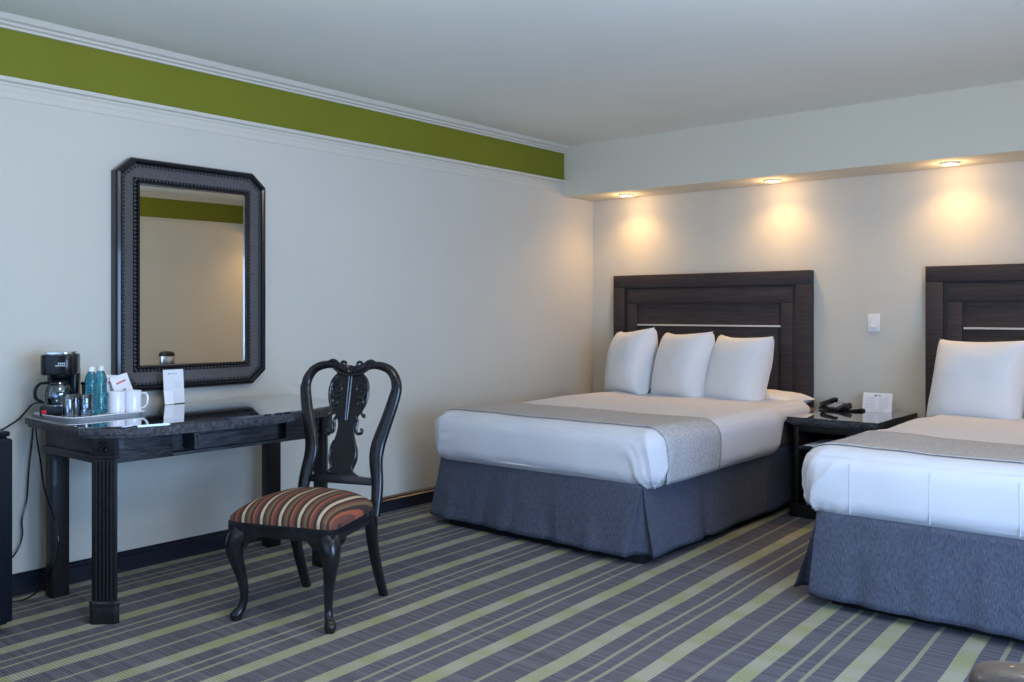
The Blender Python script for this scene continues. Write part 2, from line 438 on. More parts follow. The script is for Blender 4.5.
prism(bm, L2(offset_in(outline, .002)), DZ-.034, DZ-.008, bev=.003)
prism(bm, L2(offset_in(outline, .014)), DZ-.046, DZ-.034, bev=.003)
obj('tabletop', bm, 'wood_worn', desk)
# apron
AX = -3.432
bm = BM()
z0, z1 = .612, DZ-.046
box(bm, (AX-.02-O.x, 1.70-O.y, z0), (AX-O.x, 1.945-O.y, z1), .002)
box(bm, (AX-.02-O.x, 2.50-O.y, z0), (AX-O.x, 2.75-O.y, z1), .002)
box(bm, (AX-.02-O.x, 1.945-O.y, z0), (AX-O.x, 2.50-O.y, z0+.014), .001)
box(bm, (AX-.075-O.x, 1.80-O.y, z0), (AX-.06-O.x, 2.68-O.y, z1), .001)
box(bm, (-3.95-O.x, 1.66-O.y, z0), (-3.50-O.x, 1.678-O.y, z1), .002)
box(bm, (-3.95-O.x, 1.652-O.y, z0), (-3.50-O.x, 1.662-O.y, z0+.03), .002)
box(bm, (-3.95-O.x, 2.80-O.y, z0), (-3.50-O.x, 2.818-O.y, z1), .002)
box(bm, (-3.965-O.x, 1.70-O.y, z0), (-3.945-O.x, 2.78-O.y, z1), .002)
obj('apron', bm, 'wood_grain', desk)
bm = BM()
box(bm, (AX-.05-O.x, 2.02-O.y, .634), (AX+.035-O.x, 2.43-O.y, .706), .003)
dr = obj('drawer', bm, 'wood_grain', desk)
bm = BM(); box(bm, (AX+.034-O.x, 2.035-O.y, .648), (AX+.040-O.x, 2.415-O.y, .694), .003); obj('drawer_panel', bm, 'wood_grain', dr)
# legs
def front_leg(sgn, cy):
    """chamfered square post with a fluted diagonal face; sgn -1 left end (diagonal looks to -y), +1 right end"""
    bm = BM()
    x1 = AX + .025; w = .076
    def plan(g):
        a = w/2+g; c = .058
        return [(-a, -a), (a-c, -a), (a, -a+c), (a, a), (-a, a)]
    def put(g, za, zb, bev=.002):
        P = plan(g)
        if sgn > 0: P = [(u, -v) for u, v in P]
        prism(bm, [(x1-w/2+u-O.x, cy+v-O.y) for u, v in P], za, zb, bev=bev)
    put(-.004, .075, .640); put(0, .645, DZ-.034); put(.001, 0, .068); put(.002, .066, .080); put(.002, .634, .648)
    put(.006, DZ-.052, DZ-.034)
    cxp = x1-w/2 + (w/2-.029); cyp = cy + sgn*(w/2-.029)
    nrm = Vector((1, sgn, 0)).normalized(); tan = Vector((-nrm.y, nrm.x, 0))
    for k in range(5):
        s = (k-2)*.0140
        b = Vector((cxp-O.x, cyp-O.y, 0)) + nrm*(-.002) + tan*s
        tube(bm, [(b.x, b.y, z, .0052, .0052) for z in (.09, .1, .35, .615, .625)], 8, ref=tuple(nrm))
    # carved cross ornament in the block
    for s, q in ((-1, -1), (1, -1), (-1, 1), (1, 1)):
        b = Vector((cxp-O.x, cyp-O.y, .682)) + nrm*.001 + tan*(.010*s) + Vector((0, 0, .011*q))
        ball(bm, b, .009, 8, 6)
    o = obj('leg', bm, 'wood', desk)
    bm = BM()
    P = plan(.0035)
    if sgn > 0: P = [(u, -v) for u, v in P]
    prism(bm, [(x1-w/2+u-O.x, cy+v-O.y) for u, v in P], .080, .088)
    obj('leg_band', bm, 'wood_worn', o)
front_leg(-1, 1.668); front_leg(1, 2.722)
for cy in (1.705, 2.775):
    bm = BM(); box(bm, (-3.972-O.x, cy-.036-O.y, 0), (-3.905-O.x, cy+.036-O.y, z1), .004); obj('leg', bm, 'wood', desk)

# ------------------------------------------------------------------ mirror
MY0, MY1, MZ0, MZ1 = 2.008, 2.812, .828, 1.918
my, mz = (MY0+MY1)/2, (MZ0+MZ1)/2
mir = thing('wall_mirror', 'tall mirror in a black beaded frame with clipped corners hung above the desk', 'mirror', (XL, my, mz))
def octo(hw, hh, cy, cz): return [(-hw+cy, -hh), (hw-cy, -hh), (hw, -hh+cz), (hw, hh-cz), (hw-cy, hh), (-hw+cy, hh), (-hw, hh-cz), (-hw, -hh+cz)]
def rect8(hw, hh):  # rectangle with 8 vertices matching octo
    return [(-hw, -hh), (hw, -hh), (hw, -hh), (hw, hh), (hw, hh), (-hw, hh), (-hw, hh), (-hw, -hh)]
def ringstrip(bm, A, xa, B, xb):
    va = [bm.verts.new((xa, u, v)) for u, v in A]; vb = [bm.verts.new((xb, u, v)) for u, v in B]
    for i in range(8):
        j = (i+1) % 8
        try: bm.faces.new((va[i], va[j], vb[j], vb[i]))
        except Exception: pass
HW, HH = (MY1-MY0)/2, (MZ1-MZ0)/2
def oc(d): return octo(HW-d, HH-d, .078-d*.42, .068-d*.42)
bm = BM()
steps = [(0, 0.0), (0, .040), (.006, .052), (.018, .056), (.026, .050), (.030, .040)]
for (d0, x0), (d1, x1) in zip(steps, steps[1:]): ringstrip(bm, oc(d0), x0, oc(d1), x1)
obj('outer_moulding', bm, 'mframe', mir, smooth=False)
IW, IH = .283, .423
bm = BM()
ringstrip(bm, oc(.030), .040, oc(.044), .040)
ringstrip(bm, oc(.044), .040, octo(IW+.032, IH+.032, .006, .006), .034)
bmesh.ops.remove_doubles(bm, verts=bm.verts, dist=1e-5)
obj('frame_panel', bm, 'mpanel', mir, smooth=False)
bm = BM()
inn = [(.032, .034), (.030, .030), (.018, .030), (.014, .046), (.004, .046), (0, .004)]
for (d0, x0), (d1, x1) in zip(inn, inn[1:]): ringstrip(bm, octo(IW+d0, IH+d0, .005, .005), x0, octo(IW+d1, IH+d1, .005, .005), x1)
obj('inner_moulding', bm, 'mframe', mir, smooth=False)
def beads(loop, x, r, step):
    bm = BM(); n = len(loop)
    for i in range(n):
        a = Vector(loop[i]); b = Vector(loop[(i+1) % n]); l = (b-a).length; k = max(1, int(l/step))
        for j in range(k):
            p = a.lerp(b, (j+.5)/k); ball(bm, (x, p.x, p.y), r, 6, 4)
    return bm
obj('outer_beading', beads(oc(.037), .046, .0078, .0185), 'bead', mir)
obj('inner_beading', beads([(-IW-.024, -IH-.024), (IW+.024, -IH-.024), (IW+.024, IH+.024), (-IW-.024, IH+.024)], .038, .0078, .0185), 'bead', mir)
bm = BM(); box(bm, (-.002, -IW-.012, -IH-.01), (.002, IW+.012, IH+.01)); mg = obj('mirror_glass', bm, 'mirror', mir, smooth=False); mg.location = (.016, 0, 0); mg.rotation_euler = (0, 0, math.radians(-2.35))

# ------------------------------------------------------------------ chair
ch = thing('side_chair', 'black carved chair with cabriole legs and striped seat in front of the desk', 'chair', (-2.889, 2.076, 0), math.radians(20.5))
def trap(g, yo=0): return [(-.236-g, 0-g), (.230+g, 0-g), (.195+g, .395+g), (-.195-g, .395+g)]
bm = BM()
prism(bm, trap(0), .335, .392, bev=.004)
obj('seat_frame', bm, 'chair_wood', ch)
# seat cushion
bm = BM(); NX, NY = 40, 34
grid = {}
for layer in range(2):
    for i in range(NX+1):
        for j in range(NY+1):
            u = 2*i/NX-1; v = 2*j/NY-1
            ux = math.copysign(1-(1-abs(u))**1.35, u); vy = math.copysign(1-(1-abs(v))**1.35, v)
            y = .197 + vy*.205
            hw = (.240 + (.199-.240)*((y)/.395)) 
            x = ux*hw
            # rounded plan corners
            k = (abs(ux)**6)*(abs(vy)**6); x *= 1-.05*k; y = .197+(y-.197)*(1-.05*k)
            dome = (max(0, 1-abs(ux)**3.2)*max(0, 1-abs(vy)**3.2))**.55
            z = .392 + .012 + .072*dome + .008*(1-ux*ux)*(1-vy*vy) if layer == 0 else .388
            grid[layer, i, j] = bm.verts.new((x, y, z))
for layer in range(2):
    for i in range(NX):
        for j in range(NY):
            bm.faces.new([grid[layer, a, b] for a, b in ((i, j), (i+1, j), (i+1, j+1), (i, j+1))])
per = [(i, 0) for i in range(NX)] + [(NX, j) for j in range(NY)] + [(i, NY) for i in range(NX, 0, -1)] + [(0, j) for j in range(NY, 0, -1)]
for a, b in zip(per, per[1:]+per[:1]): bm.faces.new((grid[0, *a], grid[0, *b], grid[1, *b], grid[1, *a]))
obj('seat_cushion', bm, 'seat', ch)
# cabriole front legs
for s in (-1, 1):
    bm = BM()
    k = .7071
    def q(off, z, r, r2=None): return (s*(.196+off*k), .028-off*k, z, r, r2 or r)
    P = smooth_path([q(-.004, .345, .040), q(.010, .325, .040), q(.022, .298, .036), q(.024, .265, .031), q(.014, .22, .025), q(.000, .17, .0205), q(-.010, .115, .0165), q(-.010, .075, .015), q(-.001, .045, .0165), q(.012, .028, .021), q(.018, .016, .022), q(.016, .004, .019)], 5)
    tube(bm, P, 16, ref=(1, 0, 0), sq=2.3)
    ball(bm, (s*(.196+.022*k), .028-.022*k, .020), .022, 14, 10, (1, 1, .85))
    lathe(bm, [(0, 0), (.017, 0), (.018, .008), (0, .010)], 16, (s*(.196+.018*k), .028-.018*k, 0))
    # carved knee shell and ear brackets
    for t_ in range(5):
        an = (t_-2)*.38
        base = Vector((s*(.196+.050*k), .028-.050*k, .312)); tdir = Vector((s*k, k, 0))
        a = base + tdir*math.sin(an)*.022; b = base + Vector((0, 0, -.045)) + tdir*math.sin(an)*.005 - Vector((s*k, -k, 0))*.006
        a -= Vector((s*k, -k, 0))*.008*abs(math.sin(an))
        tube(bm, [(a.x, a.y, a.z, .004), (b.x, b.y, b.z, .002)], 6, ref=(0, 1, 0))
    prism(bm, [(0, .338), (.075, .338), (.06, .318), (.03, .312), (0, .27)], .004, .030, fn=lambda u, v, w: (s*(.185-u), w, v), bev=.003)
    prism(bm, [(0, .338), (.075, .338), (.06, .318), (.03, .312), (0, .27)], .004, .030, fn=lambda u, v, w: (s*(.222-w), .05+u, v), bev=.003)
    obj('leg', bm, 'chair_wood', ch)
# rear legs
def yb(z): return .378+.21*(z-.39)
SX = .029
for s in (-1, 1):
    bm = BM()
    P = smooth_path([(s*.188, .372, .40, .022, .024), (s*.187, .374, .33, .022, .024), (s*.186, .388, .25, .020, .021), (s*.186, .420, .15, .018, .019), (s*.187, .462, .05, .0165, .017), (s*.188, .485, 0, .0165, .017)], 5)
    tube(bm, P, 12, ref=(0, 1, 0), sq=4)
    obj('leg', bm, 'chair_wood', ch)
# hooped back
half = [(.178, .36, .021), (.176, .455, .025), (.170, .51, .027), (.159, .565, .030), (.156, .61, .031), (.164, .66, .030), (.188, .74, .027), (.210, .82, .026), (.220, .875, .024), (.212, .915, .021), (.186, .950, .019), (.146, .968, .018), (.100, .972, .016), (.060, .962, .017), (.028, .954, .018), (0, .950, .018)]
full = [(-x, z, r) for x, z, r in half] + [(x, z, r) for x, z, r in half[::-1][1:]]
P = smooth_path([(x+SX, yb(z), z, r, .017) for x, z, r in full], 5)
bm = BM(); tube(bm, P, 14, ref=(0, 1, .2), sq=2.6)
obj('back_hoop', bm, 'chair_wood', ch)
def bp(u, v, w): return (u+SX, yb(v)+w, v)
bm = BM(); box_pts = [(-.160, .480), (.160, .480), (.160, .508), (.06, .514), (-.06, .514), (-.160, .508)]
prism(bm, box_pts, -.011, .011, fn=bp, bev=.003); obj('back_rail', bm, 'chair_wood', ch)
# splat
hs = [(.505, .078), (.515, .078), (.522, .060), (.535, .049), (.56, .062), (.59, .067), (.62, .063), (.645, .052), (.665, .045), (.685, .040), (.71, .037), (.735, .040), (.755, .050), (.775, .062), (.80, .076), (.83, .086), (.86, .089), (.885, .085), (.905, .075), (.925, .060), (.945, .050)]
hs = smooth_path(hs, 3)
ol = [(w, z) for z, w in hs] + [(-w, z) for z, w in hs[::-1]]
bm = BM()
prism(bm, ol, -.007, .007, fn=bp, bev=.002)
def ribbon(pts, r=.005, r2=None):
    for s in (-1, 1):
        tube(bm, [(SX+s*x, yb(z)-.009, z, rr, rr) for x, z, rr in smooth_path([(p[0], p[1], p[2] if len(p) > 2 else r) for p in pts], 4)], 8, ref=(0, 1, 0))
def spiral(cx, cz, r0, r1, a0, a1, n=14, w=.006):
    return [(cx+(r0+(r1-r0)*k/(n-1))*math.cos(a0+(a1-a0)*k/(n-1)), cz+(r0+(r1-r0)*k/(n-1))*math.sin(a0+(a1-a0)*k/(n-1)), w*(1-.4*k/(n-1))) for k in range(n)]
ribbon(spiral(.054, .868, .036, .007, -1.6, 5.8))
ribbon(spiral(.056, .815, .024, .005, 2.2, -3.6))
ribbon([(.006, .93, .006), (.006, .87, .006), (.005, .80, .006), (.004, .74, .004)])
ribbon([(.058, .935, .005), (.083, .905, .007), (.092, .86, .007), (.086, .815, .006), (.068, .776, .005)])
ribbon([(.075, .90, .003), (.088, .86, .003), (.080, .82, .003), (.06, .785, .002)])
ribbon([(.062, .785, .005), (.078, .762, .006), (.088, .757, .006), (.084, .768, .004)])
ribbon([(.046, .757, .006), (.056, .735, .007), (.052, .705, .007), (.060, .688, .007), (.078, .688, .007), (.084, .702, .006), (.074, .706, .004)])
ribbon([(.048, .655, .004), (.060, .62, .004), (.061, .585, .004), (.048, .545, .004), (.070, .520, .004)])
obj('splat', bm, 'chair_wood', ch)
bm = BM()
ribbon(spiral(.036, .972, .020, .005, -1.0, 4.9, w=.0075))
ribbon([(.122, .980, .004), (.096, .990, .008), (.075, .984, .008), (.060, .972, .007), (.040, .955, .006), (.016, .942, .006)])
ribbon([(.10, .975, .004), (.08, .955, .006), (.05, .938, .007), (.02, .930, .007), (0, .929, .007)])
for t_ in (-2, -1, 0, 1, 2):
    an = t_*.42
    tube(bm, [(SX+math.sin(an)*.020, yb(.965)-.012, .955+math.cos(an)*.016, .0045), (SX+math.sin(an)*.006, yb(.94)-.014, .940, .003)], 6, ref=(0, 1, 0))
obj('crest_carving', bm, 'chair_wood', ch)

# ------------------------------------------------------------------ beds
def disp(p, seed):
    n = noise.noise(Vector((p.x*2.2+seed, p.y*2.2, p.z*2.2)))*.010
    n += noise.noise(Vector((p.x*6+seed, p.y*6, p.z*5)))*.0035
    return n
def rbox_point(p, lo, hi, r):
    q = Vector((min(max(p.x, lo.x+r), hi.x-r), min(max(p.y, lo.y+r), hi.y-r), min(max(p.z, lo.z+r), hi.z-r)))
    d = p-q
    if d.length < 1e-9: return p, Vector((0, 0, 1))
    d.normalize(); return q+d*r, d
def shell(lo, hi, r, n, seed, off=0.0, wrinkle=None):
    """rounded box surface built from a subdivided cube"""
    bm = BM(); lo = Vector(lo); hi = Vector(hi)
    nx, ny, nz = n
    def face(ax, side):
        others = [a for a in range(3) if a != ax]
        nn = (nx, ny, nz); a, b = others
        g = {}
        for i in range(nn[a]+1):
            for j in range(nn[b]+1):
                p = [0, 0, 0]
                p[ax] = (hi if side else lo)[ax]
                p[a] = lo[a]+(hi[a]-lo[a])*i/nn[a]; p[b] = lo[b]+(hi[b]-lo[b])*j/nn[b]
                g[i, j] = bm.verts.new(p)
        for i in range(nn[a]):
            for j in range(nn[b]): bm.faces.new((g[i, j], g[i+1, j], g[i+1, j+1], g[i, j+1]))
    for ax in range(3):
        for s in (0, 1): face(ax, s)
    bmesh.ops.remove_doubles(bm, verts=bm.verts, dist=1e-4)
    for v in bm.verts:
        q, d = rbox_point(v.co.copy(), lo, hi, r)
        k = disp(q, seed) if d.z > -.5 else 0
        if wrinkle: k += wrinkle(q, d)
        v.co = q + d*(k+off)
    return bm

BL, BWH = 2.15, .722   # bed half width of the mattress
FZ0, FZ1 = .370, .648  # bedspread bottom and top
def corner_wr(bx, seedw=0):
    def f(q, d):
        # tucked corner folds at both foot corners: radiating creases
        k = 0
        for sx in (-1, 1):
            c = Vector((bx+sx*(BWH), 3.605))
            dd = (Vector((q.x, q.y))-c).length
            if dd < .24 and d.z < .9:
                w = min(1, (1-dd/.24)*1.8)*(1-max(0, d.z))**.5
                sl = (c.x-q.x)*sx - (q.y-c.y)
                ph = math.atan2(q.z-.355, sl+.02) + .35*noise.noise(Vector((q.x*7, q.y*7, q.z*7)))
                k += w*(.0085*(1-abs(math.sin(ph*4.6+seedw)))**1.5 + .004*(1-abs(math.sin(ph*8.5+1)))**1.5 - .002)
        # sides swell slightly and gather under at the hem
        if abs(d.z) < .6: k += .010*math.sin(PI*min(1, max(0, (q.z-.385)/.26)))
        return k
    return f
def make_bed(bx, seed, label, spread_label, runner_label, sx):
    b = thing('bed', label, 'bed', (sx, 4.7, 0))
    ox, oy = bx, 4.7
    bm = BM(); box(bm, (-.64, -1.0, 0), (.64, 1.08, .06), .004); obj('plinth', bm, 'plinth', b)
    bm = BM(); box(bm, (-.655, -.98, .06), (.655, 1.09, .365), .02, 3); obj('box_spring', bm, 'mattress', b)
    # skirt: ruled between a top line and a flared wavy hem
    top, bot = [], []
    x0, x1 = -.682, .682; pl = .05 if seed == 3 else 0.0
    skw = .055 if seed == 3 else 0.0; yf, yb_ = -1.078, 1.06
    def add(tx, ty, bx_, by_): top.append((tx, ty)); bot.append((bx_, by_))
    rnd = random.Random(seed)
    ns = 60
    pleat = rnd.uniform(.40, .5)
    # left side, head to foot
    for k in range(ns+1):
        t = k/ns; y = yb_+(yf+.05-yb_)*t
        w = .010*math.sin(t*23+seed)+.006*math.sin(t*51)
        fl = .018 + .022*t + (.06-pl*.8)*max(0, t-.8)*5*(pl < .03)
        add(x0, y, x0-fl-w, y)
    # corner pleat left: inner fold
    add(x0+.002, yf+.02, x0-.095+pl, yf+.105)
    add(x0+.012, yf+.016, x0-.045+pl, yf+.115); add(x0+.016, yf+.014, x0+.02, yf+.09)
    add(x0+.010, yf+.004, x0-.028, yf-.002)
    for k in range(2, ns-3):
        t = k/ns; x = x0+(x1-x0)*t
        w = .006*math.sin(t*19+seed*2)+.005*math.sin(t*47+seed)+.003*math.sin(t*83)
        add(x, yf, x+.008*(2*t-1), yf-.018-w)
    # corner pleat right
    add(x1-.006, yf+.002, x1-.085, yf-.004); add(x1-.014, yf+.012, x1-.070, yf+.050)
    add(x1-.014, yf+.014, x1-.010, yf+.085); add(x1-.002, yf+.010, x1+.030, yf+.055)
    for k in range(ns+1):
        t = k/ns; y = yf+.06+(yb_-yf-.06)*t
        w = .007*math.sin(t*17+seed)+.004*math.sin(t*41)
        g = math.exp(-((t-.26)/.015)**2)*.028 if True else 0
        fl = .024 - .008*t
        add(x1-g*.3, y, x1+fl+w-g, y)
    if skw:
        top = [(x-.010*(x < 0), y+skw*(x1-x)/(x1-x0)*(y < -.9)) for x, y in top]; bot = [(x-.060*(x < 0), y+skw*(x1-x)/(x1-x0)*(y < -.9)) for x, y in bot]
    bm = BM(); NZ = 14; rows = []
    for r in range(NZ+1):
        s = r/NZ; z = .39+(.045-.39)*s
        ss = s**1.15
        rows.append([bm.verts.new((tx+(bx2-tx)*ss + .0025*noise.noise(Vector((tx*9, ty*9, z*14+seed))), ty+(by2-ty)*ss + .004*noise.noise(Vector((tx*9+4, ty*9, z*14+seed))), z)) for (tx, ty), (bx2, by2) in zip(top, bot)])
    for a, c in zip(rows, rows[1:]):
        for i in range(len(a)-1): bm.faces.new((a[i], a[i+1], c[i+1], c[i]))
    o = obj('bed_skirt', bm, 'skirt', b)
    md = o.modifiers.new('thickness', 'SOLIDIFY'); md.thickness = .004; md.offset = -1
    bm = BM(); box(bm, (-.68, -1.03, .367), (.68, 1.10, .585), .05, 4); obj('mattress', bm, 'mattress', b)
    # white bedspread
    cw = corner_wr(bx, seed)
    bm = shell((bx-BWH, 3.605, FZ0), (bx+BWH, 5.60, FZ1), 0.085, (150, 150, 36), seed, 0, cw)
    for v in bm.verts:
        # head end tapers down to lie flat on the mattress; sides open before the headboard
        if v.co.y > 4.98:
            k = min(1, (v.co.y-4.98)/.14)
            if v.co.z < .56: v.co.z += (.565-v.co.z)*k*.9
            v.co.x = bx + (v.co.x-bx)*(1-.055*k)
        v.co.x -= ox; v.co.y -= oy
    sp = obj('bedspread', bm, 'linen'); sp.location = (ox, oy, 0)
    tag(sp, spread_label, 'bedspread', 'white bedspreads')
    if seed == 11:
        for sxm in (-1.274, -.977, -.678, -.38):
            bm = BM(); rows = []
            for k in range(14):
                q = Vector((sxm, 3.605, .405+.195*k/13)); d = Vector((0, -1, 0))
                kk = disp(q, seed)+cw(q, d); y = q.y-kk
                rows.append((sxm-ox, y-oy-.0008, q.z, .0022, .0016))
            tube(bm, rows, 6, ref=(0, 1, 0)); obj('seam', bm, 'linen', sp)
    # runner follows the same surface
    bm = BM(); lo = Vector((bx-BWH, 3.605, FZ0)); hi = Vector((bx+BWH, 5.60, FZ1)); r = .085
    prof = []
    zc = hi.z-r
    for k in range(8): z = .395+(zc-.395)*k/8; prof.append((lo.x, z, -1, 0))
    for k in range(11): a = PI-(PI/2)*k/10; prof.append((lo.x+r+r*math.cos(a), zc+r*math.sin(a), math.cos(a), math.sin(a)))
    for k in range(1, 70): x = lo.x+r+(hi.x-lo.x-2*r)*k/70; prof.append((x, hi.z, 0, 1))
    for k in range(11): a = PI/2-(PI/2)*k/10; prof.append((hi.x-r+r*math.cos(a), zc+r*math.sin(a), math.cos(a), math.sin(a)))
    for k in range(1, 9): z = zc+(.395-zc)*k/8; prof.append((hi.x, z, 1, 0))
    g = []
    NYR = 22
    for j in range(NYR+1):
        row = []
        for i, (x, z, nx, nz) in enumerate(prof):
            y = 3.705+(4.235-3.705)*j/NYR
            if nx != 0: y += (-.012 if j == 0 else 0)
            q = Vector((x, y, z)); d = Vector((nx, 0, nz))
            k = disp(q, seed)+cw(q, d)
            q = q+d*(k+.004)
            row.append(bm.verts.new((q.x-ox, q.y-oy, q.z)))
        g.append(row)
    for a, c in zip(g, g[1:]):
        for i in range(len(a)-1): bm.faces.new((a[i], a[i+1], c[i+1], c[i]))
    rn = obj('bed_runner', bm, 'runner'); rn.location = (ox, oy, 0)
    md = rn.modifiers.new('thickness', 'SOLIDIFY'); md.thickness = .003; md.offset = 1
    tag(rn, runner_label, 'bed runner', 'grey bed runners')
    return b
make_bed(-2.888, 3, 'double bed with slate blue pleated skirt in the corner by the left wall',
         'smooth white bedspread on the bed near the left wall, under three upright pillows',
         'grey woven runner draped over the foot of the bed near the left wall', -2.925)
make_bed(-.755, 11, 'double bed with slate blue skirt at the right, cut off by the picture edge',
         'white bedspread with seams down its foot, on the bed cut off at the right',
         'grey woven runner across the right bed cut off by the picture edge', -.745)

# headboards
def make_headboard(cx, label):
    h = thing('headboard', label, 'headboard', (cx, YB, 0), 0, 'dark panelled headboards')
    W, Zt, Zb = .772, 1.476, .36
    bm = BM(); prof = []
    box(bm, (-W, -.040, Zb), (W, -.002, Zt), .003); hb = obj('backing_panel', bm, 'head', h)
    bm = BM()
    box(bm, (-W, -.058, Zt-.095), (W, -.040, Zt), .003)
    box(bm, (-W, -.058, Zb), (-W+.10, -.040, Zt-.095), .003); box(bm, (W-.10, -.058, Zb), (W, -.040, Zt-.095), .003)
    box(bm, (-W+.10, -.058, Zb), (W-.10, -.040, Zb+.11), .003)
    obj('outer_frame', bm, 'head', h)
    bm = BM()
    box(bm, (-W+.125, -.052, Zt-.215), (W-.125, -.040, Zt-.105), .002)
    box(bm, (-W+.125, -.052, Zb+.13), (-W+.205, -.040, Zt-.215), .002); box(bm, (W-.205, -.052, Zb+.13), (W-.125, -.040, Zt-.215), .002)
    obj('inner_frame', bm, 'head', h)
    bm = BM(); box(bm, (-W+.232, -.048, Zb+.15), (W-.232, -.040, Zt-.385), .002); obj('centre_panel', bm, 'head', h)
    bm = BM(); box(bm, (-W+.212, -.056, 1.098), (W-.212, -.040, 1.110), .001); obj('inlay_strip', bm, 'inlay', h)
    bm = BM()
    box(bm, (-W+.101, -.046, Zb+.11), (-W+.124, -.0405, Zt-.096)); obj('groove', bm, 'head_dark', h)
    bm = BM(); box(bm, (W-.226, -.043, Zb+.15), (W-.206, -.0405, Zt-.225)); obj('groove', bm, 'head_dark', h)
    return h
make_headboard(-3.085, 'dark wooden panelled headboard with pale inlay strip behind the three upright pillows')
make_headboard(-.832, 'dark wooden panelled headboard with pale inlay strip, cut off by the right picture edge')

# pillows
def pillow_bm(w, h, t, seed):
    bm = BM(); N = 30; g = {}
    for side in (1, -1):
        for i in range(N+1):
            for j in range(N+1):
                u = 2*i/N-1; v = 2*j/N-1
                e = (max(0, 1-abs(u)**2.6)*max(0, 1-abs(v)**2.6))**.42
                # edges draw in, corners stay out
                px = u*w/2*(1-.10*(1-v*v)**1.0 * (abs(u)**3)); pz = v*h/2*(1-.11*(1-u*u)*(abs(v)**3))
                th = t/2*e
                th += e*(.010*noise.noise(Vector((u*1.6+seed, v*1.6, side*3))) + .004*noise.noise(Vector((u*5+seed, v*5, side))))
                cr = (abs(u)*abs(v))**2
                th += .004*math.sin(14*(u-v)+seed)*cr*e
                edge = (i in (0, N) or j in (0, N))
                key = ('e', i, j) if edge else (side, i, j)
                if key not in g: g[key] = bm.verts.new((px, -side*th, pz))
    def K(s, i, j): return g[('e', i, j)] if (i in (0, N) or j in (0, N)) else g[(s, i, j)]
    for side in (1, -1):
        for i in range(N):
            for j in range(N):
                bm.faces.new((K(side, i, j), K(side, i+1, j), K(side, i+1, j+1), K(side, i, j+1)))
    return bm
def pillow(x, y, z, w, h, t, rx, ry, rz, seed, label):
    o = obj('pillow', pillow_bm(w, h, t, seed), 'pillow')
    o.location = (x, y, z); o.rotation_euler = (math.radians(rx), math.radians(ry), math.radians(rz))
    tag(o, label, 'pillow', 'white bed pillows')
pillow(-3.45, 5.42, .838, .44, .50, .27, -15, -5, -24, 1, 'white pillow standing on the bed nearest the left wall corner')
pillow(-3.02, 5.38, .828, .47, .50, .27, -16, -2, -20, 5, 'white pillow standing in the middle of the three on the left bed')
pillow(-2.615, 5.38, .812, .46, .50, .27, -17, 0, -18, 9, 'white pillow standing rightmost of the three on the left bed')
pillow(-2.595, 5.59, .632, .66, .38, .12, -90, 0, 0, 12, 'flat white pillow lying on the left bed behind the rightmost upright pillow')
pillow(-1.215, 5.38, .815, .52, .50, .28, -18, -1, -16, 21, 'large white pillow standing at the left side of the right bed')
pillow(-.72, 5.47, .836, .52, .45, .24, -20, 4, 8, 25, 'white pillow on the right bed, barely showing at the picture edge')
pillow(-.24, 5.47, .836, .52, .45, .24, -20, 4, 8, 31, 'white pillow on the right bed farthest from the nightstand, outside the photo')

# ------------------------------------------------------------------ nightstand
ns_ = thing('nightstand', 'black open-shelf nightstand with glossy top standing between the two beds', 'nightstand', (-1.92, 5.48, 0))
nz = .587
bm = BM(); box(bm, (-.262, -.362, nz-.006), (.262, .365, nz), .0015, 1); obj('glass_top', bm, 'wood_top', ns_)
bm = BM(); box(bm, (-.262, -.362, nz-.038), (.262, .365, nz-.006), .004); box(bm, (-.25, -.35, nz-.048), (.25, .36, nz-.038), .003); obj('tabletop', bm, 'wood_worn', ns_)
for s in (-1, 1):
    bm = BM(); box(bm, (s*.235, -.325, .07), (s*.205, .35, nz-.048), .003); obj('side_panel', bm, 'wood', ns_)
bm = BM(); box(bm, (-.205, .33, .07), (.205, .35, nz-.048)); obj('back_panel', bm, 'wood', ns_)
bm = BM(); box(bm, (-.205, -.32, .395), (.205, .33, .42), .002); obj('shelf', bm, 'wood_grain', ns_)
bm = BM(); box(bm, (-.255, -.345, 0), (.255, .36, .075), .005); obj('base', bm, 'wood', ns_)
bm = BM(); box(bm, (-.205, -.325, .50), (.205, -.305, nz-.048), .002); obj('apron', bm, 'wood', ns_)

# papers on the shelf
bm = BM(); prism(bm, [(-.105, -.15), (.105, -.15), (.105, .15), (-.105, .15)], 0, .003)
prism(bm, [(-.10, -.13), (.115, -.16), (.13, .13), (-.085, .16)], .003, .006)
pp = obj('paper_sheets', bm, 'paper', smooth=False); pp.location = (-1.985, 5.30, .420)
tag(pp, 'white paper sheets lying on the open shelf of the nightstand', 'paper')

# telephone
ph = thing('telephone', 'black corded desk telephone with grey keys at the left of the nightstand top', 'telephone', (-2.095, 5.66, nz), math.radians(-18)); ph.scale = (.76, .76, .76)
bm = BM(); prism(bm, [(-.085, .004), (.085, .0), (.085, .045), (.07, .062), (-.06, .028), (-.085, .02)], -.10, .10, fn=lambda u, v, w: (w, u, v), bev=.005); obj('body', bm, 'black', ph)
bm = BM()
P = smooth_path([(-.062, -.080, .042, .024, .020), (-.062, -.055, .054, .020, .017), (-.062, .0, .066, .019, .016), (-.062, .055, .076, .020, .017), (-.062, .082, .072, .024, .021)], 5)
tube(bm, P, 12, ref=(0, 0, 1), sq=3)
ball(bm, (-.062, -.078, .042), .024, 12, 8, (1, 1, .8)); ball(bm, (-.062, .080, .066), .024, 12, 8, (1, 1, .8))
obj('handset', bm, 'black', ph)
bm = BM()
for i in range(3):
    for j in range(4):
        x = -.012+i*.030; y = -.060+j*.026; z = .033+(y+.06)*.26
        box(bm, (x-.011, y-.008, z-.006), (x+.011, y+.008, z+.004), .002, 1)
